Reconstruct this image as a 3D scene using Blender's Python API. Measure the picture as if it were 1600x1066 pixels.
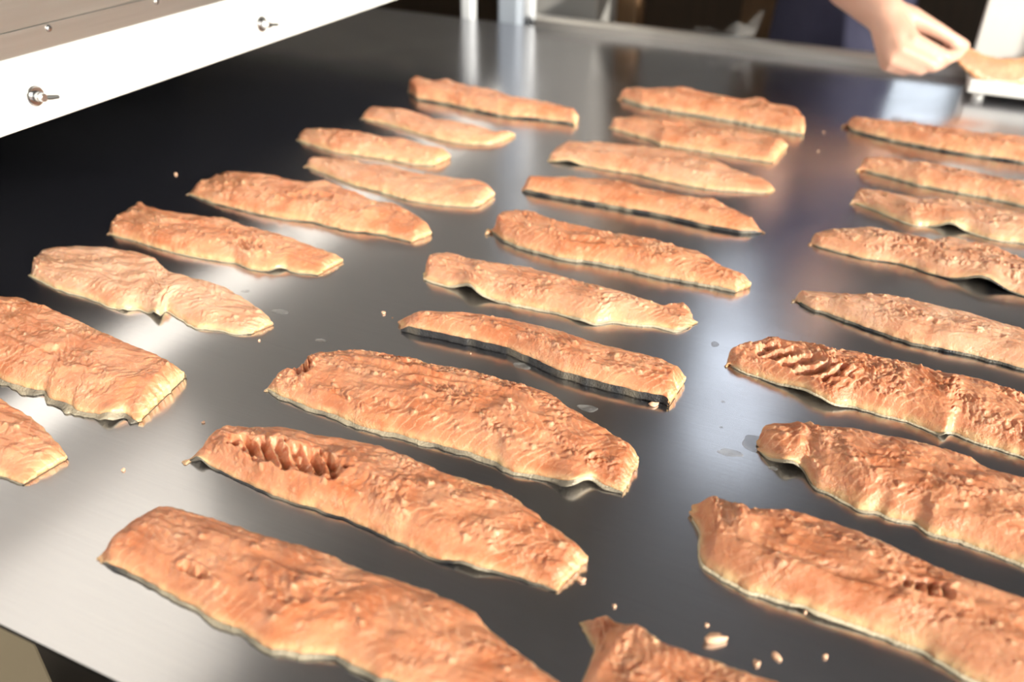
import bpy, bmesh, math, random
import numpy as np
from mathutils import Vector, Matrix

random.seed(7)
scene = bpy.context.scene
for o in list(bpy.data.objects):
    bpy.data.objects.remove(o)

ZB = 0.92                      # height of the steel table top above the floor

# ------------------------------------------------------------------ camera
cam_d = bpy.data.cameras.new('camera')
cam = bpy.data.objects.new('camera', cam_d)
scene.collection.objects.link(cam)
scene.camera = cam
cam_d.sensor_width = 36.0
cam_d.lens = 1337.6 / 1600 * 36.0
RIGHT = Vector((0.91087348, 0.41242548, 0.01465348))
DOWN = Vector((0.23438423, -0.48777797, -0.84091420))
FWD = Vector((-0.33966679, 0.76940099, -0.54097004))
m3 = Matrix((RIGHT, -DOWN, -FWD)).transposed()
cam.matrix_world = Matrix.Translation((0, 0, ZB + 0.38)) @ m3.to_4x4()
cam_d.clip_start = 0.02
cam_d.dof.use_dof = True
cam_d.dof.focus_distance = 0.63
cam_d.dof.aperture_fstop = 4.2

# ------------------------------------------------------------------ world, sun, exposure
world = bpy.data.worlds.new('sky')
scene.world = world
world.use_nodes = True
wn = world.node_tree.nodes
bg = wn['Background']
sky = wn.new('ShaderNodeTexSky')
sky.sky_type = 'NISHITA'
sky.sun_disc = False
sky.sun_elevation = math.radians(20)
sky.sun_rotation = math.radians(110)
sky.air_density = 1.0
sky.dust_density = 2.0
hz = wn.new('ShaderNodeMix'); hz.data_type = 'RGBA'          # thin bright haze over the blue
hz.inputs[0].default_value = 0.88
hz.inputs[7].default_value = (1.0, 0.97, 0.94, 1)
world.node_tree.links.new(sky.outputs[0], hz.inputs[6])
world.node_tree.links.new(hz.outputs[2], bg.inputs[0])
bg.inputs[1].default_value = 2.3

sun_d = bpy.data.lights.new('sun', 'SUN')
sun = bpy.data.objects.new('sun', sun_d)
scene.collection.objects.link(sun)
sun_d.energy = 8.5
sun_d.angle = math.radians(1.2)
sun_d.color = (1.0, 0.92, 0.81)
SUN_DIR = Vector((1.0, -0.42, 0.345)).normalized()      # towards the sun
sun.rotation_euler = SUN_DIR.to_track_quat('Z', 'Y').to_euler()

scene.view_settings.view_transform = 'Standard'
scene.view_settings.look = 'None'
scene.view_settings.gamma = 1.0
scene.view_settings.use_curve_mapping = False
scene.view_settings.exposure = -0.05

# ------------------------------------------------------------------ helpers
def link(o):
    scene.collection.objects.link(o)
    return o

def tag(o, label=None, cat=None, group=None, kind=None):
    if label: o['label'] = label
    if cat: o['category'] = cat
    if group: o['group'] = group
    if kind: o['kind'] = kind
    return o

def empty(name, loc=(0, 0, 0), label=None, cat=None, group=None):
    o = link(bpy.data.objects.new(name, None))
    o.empty_display_size = 0.05
    o.location = loc
    bpy.context.view_layer.update()
    return tag(o, label, cat, group)

def adopt(o, parent):
    if parent is not None:
        o.parent = parent
        bpy.context.view_layer.update()
        o.matrix_parent_inverse = parent.matrix_world.inverted()
    return o

def obj_bm(name, bm, mat, parent=None, smooth=False, bevel=0):
    """one mesh object from a bmesh in world coordinates"""
    me = bpy.data.meshes.new(name)
    bmesh.ops.recalc_face_normals(bm, faces=bm.faces)
    bm.to_mesh(me); bm.free()
    if smooth:
        me.shade_smooth()
    me.materials.append(mat)
    o = link(bpy.data.objects.new(name, me))
    if bevel:
        b = o.modifiers.new('bevel', 'BEVEL'); b.width = bevel; b.segments = 2; b.limit_method = 'ANGLE'
    return adopt(o, parent)

def add_box(bm, x0, x1, y0, y1, z0, z1):
    v = [bm.verts.new(p) for p in ((x0,y0,z0),(x1,y0,z0),(x1,y1,z0),(x0,y1,z0),(x0,y0,z1),(x1,y0,z1),(x1,y1,z1),(x0,y1,z1))]
    for f in ((3,2,1,0),(4,5,6,7),(0,1,5,4),(1,2,6,5),(2,3,7,6),(3,0,4,7)):
        bm.faces.new([v[i] for i in f])

def box_obj(name, b, mat, parent=None, bevel=0):
    bm = bmesh.new(); add_box(bm, *b)
    return obj_bm(name, bm, mat, parent, bevel=bevel)

def add_tube(bm, p0, p1, r0, r1=None, n=14):
    r1 = r0 if r1 is None else r1
    p0, p1 = Vector(p0), Vector(p1)
    d = (p1 - p0)
    q = d.to_track_quat('Z', 'Y')
    rings = []
    for p, r in ((p0, r0), (p1, r1)):
        rings.append([bm.verts.new(p + q @ Vector((r*math.cos(2*math.pi*i/n), r*math.sin(2*math.pi*i/n), 0))) for i in range(n)])
    for i in range(n):
        j = (i+1) % n
        bm.faces.new((rings[0][i], rings[0][j], rings[1][j], rings[1][i]))
    bm.faces.new(rings[0][::-1]); bm.faces.new(rings[1])

def add_lathe(bm, origin, axis, prof, n=20):
    """prof: list of (distance along axis, radius)"""
    q = Vector(axis).to_track_quat('Z', 'Y'); o = Vector(origin)
    rings = []
    for h, r in prof:
        rings.append([bm.verts.new(o + q @ Vector((r*math.cos(2*math.pi*i/n), r*math.sin(2*math.pi*i/n), h))) for i in range(n)])
    for a, b in zip(rings, rings[1:]):
        for i in range(n):
            j = (i+1) % n
            bm.faces.new((a[i], a[j], b[j], b[i]))
    bm.faces.new(rings[0][::-1]); bm.faces.new(rings[-1])

def grid_mesh(name, V, quads, mat, parent=None, attrs=None, smooth=True):
    me = bpy.data.meshes.new(name)
    V = np.asarray(V, np.float32); quads = np.asarray(quads, np.int32)
    me.vertices.add(len(V)); me.vertices.foreach_set('co', V.ravel())
    me.loops.add(quads.size); me.loops.foreach_set('vertex_index', quads.ravel())
    me.polygons.add(len(quads))
    me.polygons.foreach_set('loop_start', np.arange(0, quads.size, 4, dtype=np.int32))
    me.update(calc_edges=True)
    for k, a in (attrs or {}).items():
        at = me.attributes.new(k, 'FLOAT', 'POINT'); at.data.foreach_set('value', np.asarray(a, np.float32))
    if smooth: me.shade_smooth()
    me.materials.append(mat)
    o = link(bpy.data.objects.new(name, me))
    return adopt(o, parent)

# vectorised gradient noise
def _perm(seed):
    r = np.random.RandomState(seed); p = r.permutation(256); return np.r_[p, p]
def perlin(x, y, seed=0):
    p = _perm(seed)
    xi = np.floor(x).astype(int); yi = np.floor(y).astype(int)
    xf = x - xi; yf = y - yi; xi &= 255; yi &= 255
    def g(ix, iy, fx, fy):
        h = p[(p[ix & 255] + iy) & 255] * (2*math.pi/256)
        return np.cos(h)*fx + np.sin(h)*fy
    u = xf**3*(xf*(xf*6-15)+10); v = yf**3*(yf*(yf*6-15)+10)
    a = g(xi, yi, xf, yf); b = g(xi+1, yi, xf-1, yf); c = g(xi, yi+1, xf, yf-1); d = g(xi+1, yi+1, xf-1, yf-1)
    return (a + u*(b-a) + v*((c + u*(d-c)) - (a + u*(b-a)))) * 1.5
def fbm(x, y, seed=0, oct=3, gain=.5):
    s = 0; a = 1
    for i in range(oct):
        s = s + a*perlin(x*2**i, y*2**i, seed+i*17); a *= gain
    return s
def sstep(a, b, x):
    t = np.clip((x-a)/(b-a), 0, 1); return t*t*(3-2*t)

# ------------------------------------------------------------------ materials
def mat(name):
    m = bpy.data.materials.new(name); m.use_nodes = True
    nt = m.node_tree
    return m, nt, nt.nodes['Principled BSDF']

def N(nt, t, **kw):
    n = nt.nodes.new(t)
    for k, v in kw.items(): setattr(n, k, v)
    return n

def noise_mat(name, c1, c2, scale=20, rough=.6, metal=0, bump=0, bscale=None, stretch=None, spec=None, detail=4, rvar=0):
    m, nt, b = mat(name)
    tc = N(nt, 'ShaderNodeTexCoord'); mp = N(nt, 'ShaderNodeMapping')
    nt.links.new(tc.outputs['Object'], mp.inputs[0])
    if stretch: mp.inputs['Scale'].default_value = stretch
    nz = N(nt, 'ShaderNodeTexNoise'); nz.inputs['Scale'].default_value = scale; nz.inputs['Detail'].default_value = detail
    nt.links.new(mp.outputs[0], nz.inputs['Vector'])
    mx = N(nt, 'ShaderNodeMix', data_type='RGBA')
    mx.inputs[6].default_value = (*c1, 1); mx.inputs[7].default_value = (*c2, 1)
    nt.links.new(nz.outputs[0], mx.inputs[0]); nt.links.new(mx.outputs[2], b.inputs['Base Color'])
    b.inputs['Roughness'].default_value = rough; b.inputs['Metallic'].default_value = metal
    if spec is not None: b.inputs['Specular IOR Level'].default_value = spec
    if rvar:
        mr = N(nt, 'ShaderNodeMapRange'); mr.inputs['To Min'].default_value = rough-rvar; mr.inputs['To Max'].default_value = rough+rvar
        nt.links.new(nz.outputs[0], mr.inputs[0]); nt.links.new(mr.outputs[0], b.inputs['Roughness'])
    if bump:
        n2 = N(nt, 'ShaderNodeTexNoise'); n2.inputs['Scale'].default_value = bscale or scale*3; n2.inputs['Detail'].default_value = 3
        nt.links.new(mp.outputs[0], n2.inputs['Vector'])
        bp = N(nt, 'ShaderNodeBump'); bp.inputs['Strength'].default_value = 1; bp.inputs['Distance'].default_value = bump
        nt.links.new(n2.outputs[0], bp.inputs['Height']); nt.links.new(bp.outputs[0], b.inputs['Normal'])
    return m

def flesh_material():
    m, nt, b = mat('salmon_flesh')
    L = nt.links.new
    tc = N(nt, 'ShaderNodeTexCoord')
    def noise(scale, detail=4, rough=.55):
        n = N(nt, 'ShaderNodeTexNoise'); n.inputs['Scale'].default_value = scale; n.inputs['Detail'].default_value = detail
        n.inputs['Roughness'].default_value = rough
        L(tc.outputs['Object'], n.inputs['Vector']); return n
    def mix(fac, a, bcol):
        x = N(nt, 'ShaderNodeMix', data_type='RGBA')
        if hasattr(fac, 'node'): L(fac, x.inputs[0])
        else: x.inputs[0].default_value = fac
        for s, v in ((6, a), (7, bcol)):
            if isinstance(v, tuple): x.inputs[s].default_value = (*v, 1)
            else: L(v, x.inputs[s])
        return x.outputs[2]
    def att(n):
        a = N(nt, 'ShaderNodeAttribute', attribute_name=n); return a.outputs['Fac']
    def ramp(src, lo, hi):
        r = N(nt, 'ShaderNodeMapRange', interpolation_type='SMOOTHSTEP'); r.inputs['From Min'].default_value = lo; r.inputs['From Max'].default_value = hi
        L(src, r.inputs[0]); return r.outputs[0]
    col = mix(ramp(noise(38).outputs[0], .35, .68), FLESH[0], FLESH[1])
    col = mix(att('pale'), col, mix(ramp(noise(45).outputs[0], .35, .7), PALE[0], PALE[1]))
    spot = N(nt, 'ShaderNodeMath', operation='MULTIPLY'); L(ramp(noise(170, 5, .65).outputs[0], .56, .74), spot.inputs[0]); spot.inputs[1].default_value = .45
    col = mix(spot.outputs[0], col, (.86, .56, .36))
    col = mix(att('sept'), col, (.88, .62, .42))
    col = mix(att('fat'), col, FATC)
    L(col, b.inputs['Base Color'])
    b.inputs['Subsurface Weight'].default_value = .5
    b.inputs['Subsurface Radius'].default_value = (1.0, .38, .2)
    b.inputs['Subsurface Scale'].default_value = .008
    b.inputs['IOR'].default_value = 1.42
    b.inputs['Coat Weight'].default_value = .22; b.inputs['Coat Roughness'].default_value = .16; b.inputs['Coat IOR'].default_value = 1.33
    mr = N(nt, 'ShaderNodeMapRange'); mr.inputs['To Min'].default_value = .2; mr.inputs['To Max'].default_value = .52
    L(noise(120).outputs[0], mr.inputs[0]); L(mr.outputs[0], b.inputs['Roughness'])
    bp = N(nt, 'ShaderNodeBump'); bp.inputs['Distance'].default_value = .0013
    add = N(nt, 'ShaderNodeMath', operation='ADD')
    L(noise(330, 4, .6).outputs[0], add.inputs[0])
    n2 = noise(900, 2); ml = N(nt, 'ShaderNodeMath', operation='MULTIPLY'); ml.inputs[1].default_value = .35
    L(n2.outputs[0], ml.inputs[0]); L(ml.outputs[0], add.inputs[1])
    gs = N(nt, 'ShaderNodeMapRange'); gs.inputs['To Min'].default_value = .5; gs.inputs['To Max'].default_value = 1
    L(att('grain'), gs.inputs[0]); L(gs.outputs[0], bp.inputs['Strength'])
    L(add.outputs[0], bp.inputs['Height']); L(bp.outputs[0], b.inputs['Normal'])
    return m

FLESH = ((.49, .158, .066), (.66, .285, .152))
PALE = ((.68, .36, .23), (.78, .50, .35))
FATC = (.80, .55, .30)

def skin_material():
    m, nt, b = mat('fish_skin')
    L = nt.links.new
    tc = N(nt, 'ShaderNodeTexCoord')
    n = N(nt, 'ShaderNodeTexNoise'); n.inputs['Scale'].default_value = 70; n.inputs['Detail'].default_value = 6
    L(tc.outputs['Object'], n.inputs['Vector'])
    a = N(nt, 'ShaderNodeAttribute', attribute_name='silver')
    x = N(nt, 'ShaderNodeMix', data_type='RGBA'); x.inputs[6].default_value = (.012, .012, .014, 1); x.inputs[7].default_value = (.05, .05, .053, 1)
    L(n.outputs[0], x.inputs[0])
    y = N(nt, 'ShaderNodeMix', data_type='RGBA'); L(a.outputs['Fac'], y.inputs[0]); L(x.outputs[2], y.inputs[6]); y.inputs[7].default_value = (.62, .53, .38, 1)
    L(y.outputs[2], b.inputs['Base Color'])
    b.inputs['Roughness'].default_value = .45
    v = N(nt, 'ShaderNodeTexVoronoi'); v.inputs['Scale'].default_value = 700; L(tc.outputs['Object'], v.inputs['Vector'])
    bp = N(nt, 'ShaderNodeBump'); bp.inputs['Distance'].default_value = .0004; L(v.outputs[0], bp.inputs['Height']); L(bp.outputs[0], b.inputs['Normal'])
    return m

def steel_plate_material():
    m, nt, b = mat('brushed_steel_plate')
    L = nt.links.new
    tc = N(nt, 'ShaderNodeTexCoord'); mp = N(nt, 'ShaderNodeMapping'); mp.inputs['Scale'].default_value = (3, 260, 1)
    L(tc.outputs['Object'], mp.inputs[0])
    n = N(nt, 'ShaderNodeTexNoise'); n.inputs['Scale'].default_value = 6; n.inputs['Detail'].default_value = 4; L(mp.outputs[0], n.inputs['Vector'])
    n2 = N(nt, 'ShaderNodeTexNoise'); n2.inputs['Scale'].default_value = 5.5; n2.inputs['Detail'].default_value = 6; n2.inputs['Distortion'].default_value = .6; L(tc.outputs['Object'], n2.inputs['Vector'])
    b.inputs['Metallic'].default_value = 1
    x = N(nt, 'ShaderNodeMix', data_type='RGBA'); x.inputs[6].default_value = (.47, .472, .505, 1); x.inputs[7].default_value = (.55, .552, .585, 1)
    L(n.outputs[0], x.inputs[0]); L(x.outputs[2], b.inputs['Base Color'])
    mr = N(nt, 'ShaderNodeMapRange'); mr.inputs['From Min'].default_value = .3; mr.inputs['From Max'].default_value = .7
    mr.inputs['To Min'].default_value = PLATE_R-.03; mr.inputs['To Max'].default_value = PLATE_R+.05
    L(n2.outputs[0], mr.inputs[0]); L(mr.outputs[0], b.inputs['Roughness'])
    bp = N(nt, 'ShaderNodeBump'); bp.inputs['Distance'].default_value = .00003; bp.inputs['Strength'].default_value = .6
    L(n.outputs[0], bp.inputs['Height']); L(bp.outputs[0], b.inputs['Normal'])
    return m
PLATE_R = .19

M = {}
M['flesh'] = flesh_material()
M['skin'] = skin_material()
M['plate'] = steel_plate_material()
M['steel'] = noise_mat('brushed_steel', (.50,.48,.46), (.60,.58,.56), 8, .37, .94, bump=.00004, bscale=300, stretch=(1,1,30), rvar=.06)
M['bright_steel'] = noise_mat('bright_steel', (.75,.76,.78), (.85,.86,.88), 12, .18, 1)
M['chrome'] = noise_mat('chrome', (.42,.42,.43), (.5,.5,.51), 12, .16, 1)
M['dark_chrome'] = noise_mat('dark_chrome', (.07,.07,.07), (.11,.11,.11), 12, .3, .6)
M['white_paint'] = noise_mat('white_paint', (.62,.64,.68), (.7,.72,.76), 8, .4)
M['white_plastic'] = noise_mat('white_plastic', (.80,.80,.79), (.86,.86,.85), 9, .42, bump=.00005, bscale=120)
M['tub_plastic'] = noise_mat('white_tub_plastic', (.78,.77,.75), (.84,.83,.81), 9, .4)
M['dark_metal'] = noise_mat('dark_metal', (.05,.052,.068), (.08,.083,.105), 15, .55)
M['grey_paint'] = noise_mat('grey_paint', (.26,.25,.24), (.32,.31,.30), 6, .55)
M['blue_grey'] = noise_mat('blue_grey_paint', (.33,.37,.44), (.40,.44,.52), 6, .45)
M['reflector_paint'] = noise_mat('reflector_paint', (.55,.54,.53), (.60,.59,.58), 6, .45)  # only for the added reflector panel on the hood
M['beige'] = noise_mat('beige_paint', (.09,.072,.048), (.12,.098,.066), 6, .6)
M['wood'] = noise_mat('brown_wood', (.16,.085,.04), (.26,.15,.075), 5, .55, bump=.0005, stretch=(9,9,.7), bscale=12)
M['dark_wood'] = noise_mat('dark_brown_wood', (.045,.027,.016), (.09,.055,.032), 5, .6, bump=.0005, stretch=(9,9,.7), bscale=12)
M['wall'] = noise_mat('wall_plaster', (.48,.455,.42), (.56,.53,.50), 3, .85, bump=.001, bscale=40)
M['grey_wall'] = noise_mat('grey_wall_plaster', (.52,.515,.53), (.58,.575,.59), 3, .85, bump=.001, bscale=40)
M['ceiling'] = noise_mat('ceiling_paint', (.70,.70,.71), (.76,.76,.77), 3, .9, bump=.001, bscale=30)
M['floor'] = noise_mat('floor_concrete', (.045,.038,.033), (.085,.075,.065), 5, .55, bump=.0008, bscale=60)
M['frame'] = noise_mat('window_frame_paint', (.5,.5,.49), (.56,.56,.55), 6, .5)
M['navy'] = noise_mat('navy_cloth', (.022,.022,.055), (.04,.04,.085), 25, .8, bump=.0006, bscale=600)
M['trouser'] = noise_mat('grey_cloth', (.06,.06,.065), (.09,.09,.095), 25, .85, bump=.0006, bscale=600)
M['hair'] = noise_mat('brown_hair', (.03,.018,.012), (.06,.035,.02), 60, .6, stretch=(1,1,.2))
M['crumb'] = noise_mat('salmon_crumb', (.78,.42,.26), (.86,.60,.42), 200, .45)
M['hose'] = noise_mat('frosted_film', (.55,.54,.52), (.7,.69,.67), 30, .35)

def person_skin():
    m = noise_mat('human_skin', (.62,.34,.25), (.72,.44,.34), 14, .45, bump=.0004, bscale=250)
    b = m.node_tree.nodes['Principled BSDF']
    b.inputs['Subsurface Weight'].default_value = .2
    b.inputs['Subsurface Radius'].default_value = (1, .3, .15)
    b.inputs['Subsurface Scale'].default_value = .008
    return m
M['person'] = person_skin()

def glass_mat():
    m = bpy.data.materials.new('window_glass'); m.use_nodes = True
    nt = m.node_tree; nt.nodes.clear()
    out = N(nt, 'ShaderNodeOutputMaterial'); t = N(nt, 'ShaderNodeBsdfTransparent'); g = N(nt, 'ShaderNodeBsdfGlossy'); x = N(nt, 'ShaderNodeMixShader')
    t.inputs[0].default_value = (.95,.97,.97,1); g.inputs['Roughness'].default_value = .02; x.inputs[0].default_value = .05
    nt.links.new(t.outputs[0], x.inputs[1]); nt.links.new(g.outputs[0], x.inputs[2]); nt.links.new(x.outputs[0], out.inputs[0])
    return m
M['glass'] = glass_mat()
def water_mat():
    m, nt, b = mat('water')
    b.inputs['Base Color'].default_value = (.42, .42, .42, 1); b.inputs['Roughness'].default_value = .06; b.inputs['IOR'].default_value = 1.33; b.inputs['Alpha'].default_value = .16
    return m
M['water'] = water_mat()
def film_mat():
    m, nt, b = mat('clear_film')
    b.inputs['Base Color'].default_value = (.8,.8,.8,1); b.inputs['Roughness'].default_value = .3
    b.inputs['Alpha'].default_value = .07
    return m
M['film'] = film_mat()

# ------------------------------------------------------------------ the room
RX0, RX1, RY0, RY1, RH = -3.2, 2.2, -2.4, 3.3, 3.6
def structure(o): o['kind'] = 'structure'; return o
structure(box_obj('floor', (RX0-.2, RX1+.2, RY0-.2, RY1+.2, -.1, 0), M['floor']))
structure(box_obj('ceiling', (RX0-.2, RX1+.2, RY0-.2, RY1+.2, RH, RH+.1), M['ceiling']))
structure(box_obj('wall_left', (RX0-.2, RX0, RY0-.2, RY1+.2, 0, RH), M['wall']))

win_n = [0]
def wall_with_windows(name, axis, pos, a0, a1, wins, mtl, th=.2):
    """wall lying across `axis` at pos (pos..pos+th); wins: (a0,a1,z0,z1,n_panes) openings along the wall"""
    bm = bmesh.new()
    def slab(u0, u1, z0, z1):
        if u1-u0 < 1e-4 or z1-z0 < 1e-4: return
        if axis == 'x': add_box(bm, min(pos, pos+th), max(pos, pos+th), u0, u1, z0, z1)
        else: add_box(bm, u0, u1, min(pos, pos+th), max(pos, pos+th), z0, z1)
    cuts = sorted(set([a0, a1] + [w[0] for w in wins] + [w[1] for w in wins]))
    for u0, u1 in zip(cuts, cuts[1:]):
        mid = (u0+u1)/2
        zs = sorted([(w[2], w[3]) for w in wins if w[0] < mid < w[1]])
        z = 0
        for z0, z1 in zs:
            slab(u0, u1, z, z0); z = z1
        slab(u0, u1, z, RH)
    w_o = structure(obj_bm(name, bm, mtl))
    for (u0, u1, z0, z1, npane) in wins:
        win_n[0] += 1
        fr = bmesh.new(); c = pos + th*.5; t = .035; d = .04
        def bar(ua, ub, za, zb):
            if axis == 'x': add_box(fr, c-d, c+d, ua, ub, za, zb)
            else: add_box(fr, ua, ub, c-d, c+d, za, zb)
        bar(u0, u1, z0, z0+t); bar(u0, u1, z1-t, z1); bar(u0, u0+t, z0+t, z1-t); bar(u1-t, u1, z0+t, z1-t)
        for i in range(1, npane):
            um = u0 + (u1-u0)*i/npane; bar(um-.015, um+.015, z0+t, z1-t)
        wo = structure(obj_bm('window_%d' % win_n[0], fr, M['frame']))
        for i in range(npane):
            ua = u0 + (u1-u0)*i/npane + .016; ub = u0 + (u1-u0)*(i+1)/npane - .016
            if axis == 'x': bb = (c-.003, c+.003, ua, ub, z0+t, z1-t)
            else: bb = (ua, ub, c-.003, c+.003, z0+t, z1-t)
            box_obj('pane', bb, M['glass'], wo)
    return w_o

wall_with_windows('wall_right', 'x', RX1, RY0-.2, RY1+.2, [(-2.0, 1.0, 1.15, 2.95, 1)], M['wall'])
wall_with_windows('wall_near', 'y', RY0, RX0, RX1, [(.3, 1.9, 1.4, 2.9, 2)], M['wall'], -.2)
wall_with_windows('wall_far', 'y', RY1, RX0, RX1, [(-.58, -.12, 2.25, 3.45, 1), (-.055, .215, 1.30, 1.69, 1)], M['grey_wall'])
structure(box_obj('trim_1', (RX0, RX1, RY1-.03, RY1-.0005, 0, 1.25), M['dark_wood']))

# ------------------------------------------------------------------ steel table
PX0, PX1, PY0, PY1 = -1.55, .46, .166, 1.575
table = empty('steel_table', (-.5, .87, 0), 'wide brushed steel sheet table carrying the rows of salmon fillets', 'table')
bm = bmesh.new()
add_box(bm, PX0, PX1, PY0, PY1, ZB-.004, ZB)
obj_bm('table_top', bm, M['plate'], table)
bm = bmesh.new()
add_box(bm, PX0+.03, PX1-.03, PY0+.05, PY0+.09, ZB-.09, ZB-.0042)
add_box(bm, PX0+.03, PX1-.03, PY1-.06, PY1-.02, ZB-.09, ZB-.0042)
add_box(bm, PX0+.03, PX0+.07, PY0+.09, PY1-.06, ZB-.09, ZB-.0042)
add_box(bm, PX1-.07, PX1-.03, PY0+.09, PY1-.06, ZB-.09, ZB-.0042)
obj_bm('frame', bm, M['dark_metal'], table, bevel=.003)
for lx in (PX0+.05, -.555, PX1-.05):
    for ly in (PY0+.07, PY1-.04):
        box_obj('leg', (lx-.025, lx+.025, ly-.02, ly+.02, 0, ZB-.091), M['beige'], table, bevel=.003)
# rolled rim along the far edge
bm = bmesh.new()
prof = [(0, 0), (0, .012), (.004, .018), (.012, .021), (.022, .019), (.027, .012), (.027, -.03), (.0, -.03)]
xs = np.linspace(-.66, PX1, 40)
rings = [[bm.verts.new((x, PY1+.0005+a, ZB+b)) for a, b in prof] for x in xs]
for r0, r1 in zip(rings, rings[1:]):
    for i in range(len(prof)):
        j = (i+1) % len(prof); bm.faces.new((r0[i], r0[j], r1[j], r1[i]))
bm.faces.new(rings[0][::-1]); bm.faces.new(rings[-1])
obj_bm('back_rail', bm, M['grey_rail'] if 'grey_rail' in M else M['steel'], table, smooth=False)

# ------------------------------------------------------------------ machine hood on the left
HX = -.703
hood = empty('machine_hood', (-1.1, .7, ZB+.118), 'steel machine hood with a bright white lower panel along the left', 'machine')
bm = bmesh.new(); add_box(bm, HX-.010, HX, -.35, 1.52, ZB+.118, ZB+.178)
wp = obj_bm('lower_panel', bm, M['white_plastic'], hood, bevel=.0015); wp['label'] = 'bright white plastic strip'
bm = bmesh.new(); add_box(bm, HX-.012, HX-.002, -.35, 1.52, ZB+.1785, ZB+.1988)
obj_bm('steel_strip', bm, M['steel'], hood, bevel=.0004)
bm = bmesh.new(); add_box(bm, HX-.012, HX-.0035, -.35, 1.52, ZB+.1990, ZB+.72)
obj_bm('steel_cover', bm, M['steel'], hood, bevel=.0004)
bm = bmesh.new()
add_box(bm, -1.54, HX-.0125, -.35, 1.52, ZB+.71, ZB+.72)
add_box(bm, -1.54, -1.53, .17, 1.52, ZB+.0002, ZB+.7095)
add_box(bm, -1.54, -1.53, -.35, .17, ZB+.118, ZB+.7095)
add_box(bm, -1.53, HX-.0125, 1.51, 1.52, ZB+.118, ZB+.7095)
add_box(bm, -1.53, HX-.0125, -.35, -.34, ZB+.118, ZB+.7095)
obj_bm('housing', bm, M['dark_metal'], hood)
bm = bmesh.new(); add_box(bm, -1.529, HX-.0125, -.339, 1.509, ZB+.13, ZB+.14)
obj_bm('inner_plate', bm, M['dark_metal'], hood)
bm = bmesh.new(); add_box(bm, HX-.003, HX+.012, -.34, .60, ZB+.262, ZB+.70)  # unseen pale panel, added so the near left table top mirrors something bright
obj_bm('added_reflector', bm, M['reflector_paint'], hood, bevel=.003)['label'] = 'unseen pale panel added to brighten the table reflection'
for y, z, ang in ((.522, .143, -10), (.841, .143, -8), (1.16, .143, -30), (.21, .143, 5)):
    bm = bmesh.new(); o = (HX, y, ZB+z)
    add_lathe(bm, o, (1,0,0), [(.0002,.0092),(.0014,.0092),(.0016,.0086),(.0026,.0080),(.0028,.0050),(.0080,.0046),(.0085,.0040),(.0120,.0037),(.0125,.0030)], 24)
    wb = obj_bm('wing_bolt', bm, M['chrome'], hood, smooth=False); wb['label'] = 'chrome wing bolt with washer'
    bm = bmesh.new(); a = math.radians(ang)
    d = Vector((.35, math.cos(a), math.sin(a))).normalized()
    c0 = Vector(o) + Vector((.0095, 0, 0))
    add_tube(bm, c0 + d*.002, c0 + d*.0135, .0022, .0019, 12); add_tube(bm, c0 + d*.0135, c0 + d*.0145, .0019, .0013, 12)
    obj_bm('wing', bm, M['dark_chrome'], wb, smooth=False)
for y in (.424, .556, .688, .82, .952):
    bm = bmesh.new(); add_lathe(bm, (HX-.0021, y, ZB+.1945), (1,0,0), [(.0001,.0032),(.001,.0030),(.0018,.0020),(.002,.0008)], 16)
    obj_bm('screw', bm, M['chrome'], hood, smooth=True)

# ------------------------------------------------------------------ posts and column at the far end
def post(name, x0, x1, y0, y1, z1, m, label, cat='post', foot=True):
    e = empty(name, ((x0+x1)/2, (y0+y1)/2, 0), label, cat)
    box_obj('shaft', (x0, x1, y0, y1, .012, z1), m, e, bevel=.004)
    box_obj('foot_plate', (x0-.01, x1+.01, y0-.01, y1+.01, 0, .0118), m, e, bevel=.002)
    return e
post('frame_post', -.840, -.815, 1.615, 1.64, ZB+.62, M['white_paint'], 'thin bright metal post behind the table, leftmost of three')
post('frame_post', -.785, -.740, 1.675, 1.71, ZB+.62, M['blue_grey'], 'wide blue-grey post between two bright thin posts behind table')
post('frame_post', -.700, -.680, 1.610, 1.63, ZB+.62, M['white_paint'], 'thin bright metal post beside the end of the back rail')
post('support_column', -.745, -.60, 1.76, 1.90, RH-.001, M['grey_paint'], 'taupe grey square column behind the table left of wooden beam', 'column')
box = tag(box_obj('wooden_beam', (-.62, -.565, 1.93, 2.0, 0, RH-.001), M['wood'], bevel=.004), 'narrow orange-brown wooden upright beside the grey column', 'beam')
box = tag(box_obj('wooden_beam', (-.40, -.30, 2.30, 2.38, 0, 1.5), M['wood'], bevel=.004), 'brown wooden upright just left of the navy apron', 'beam')
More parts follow.
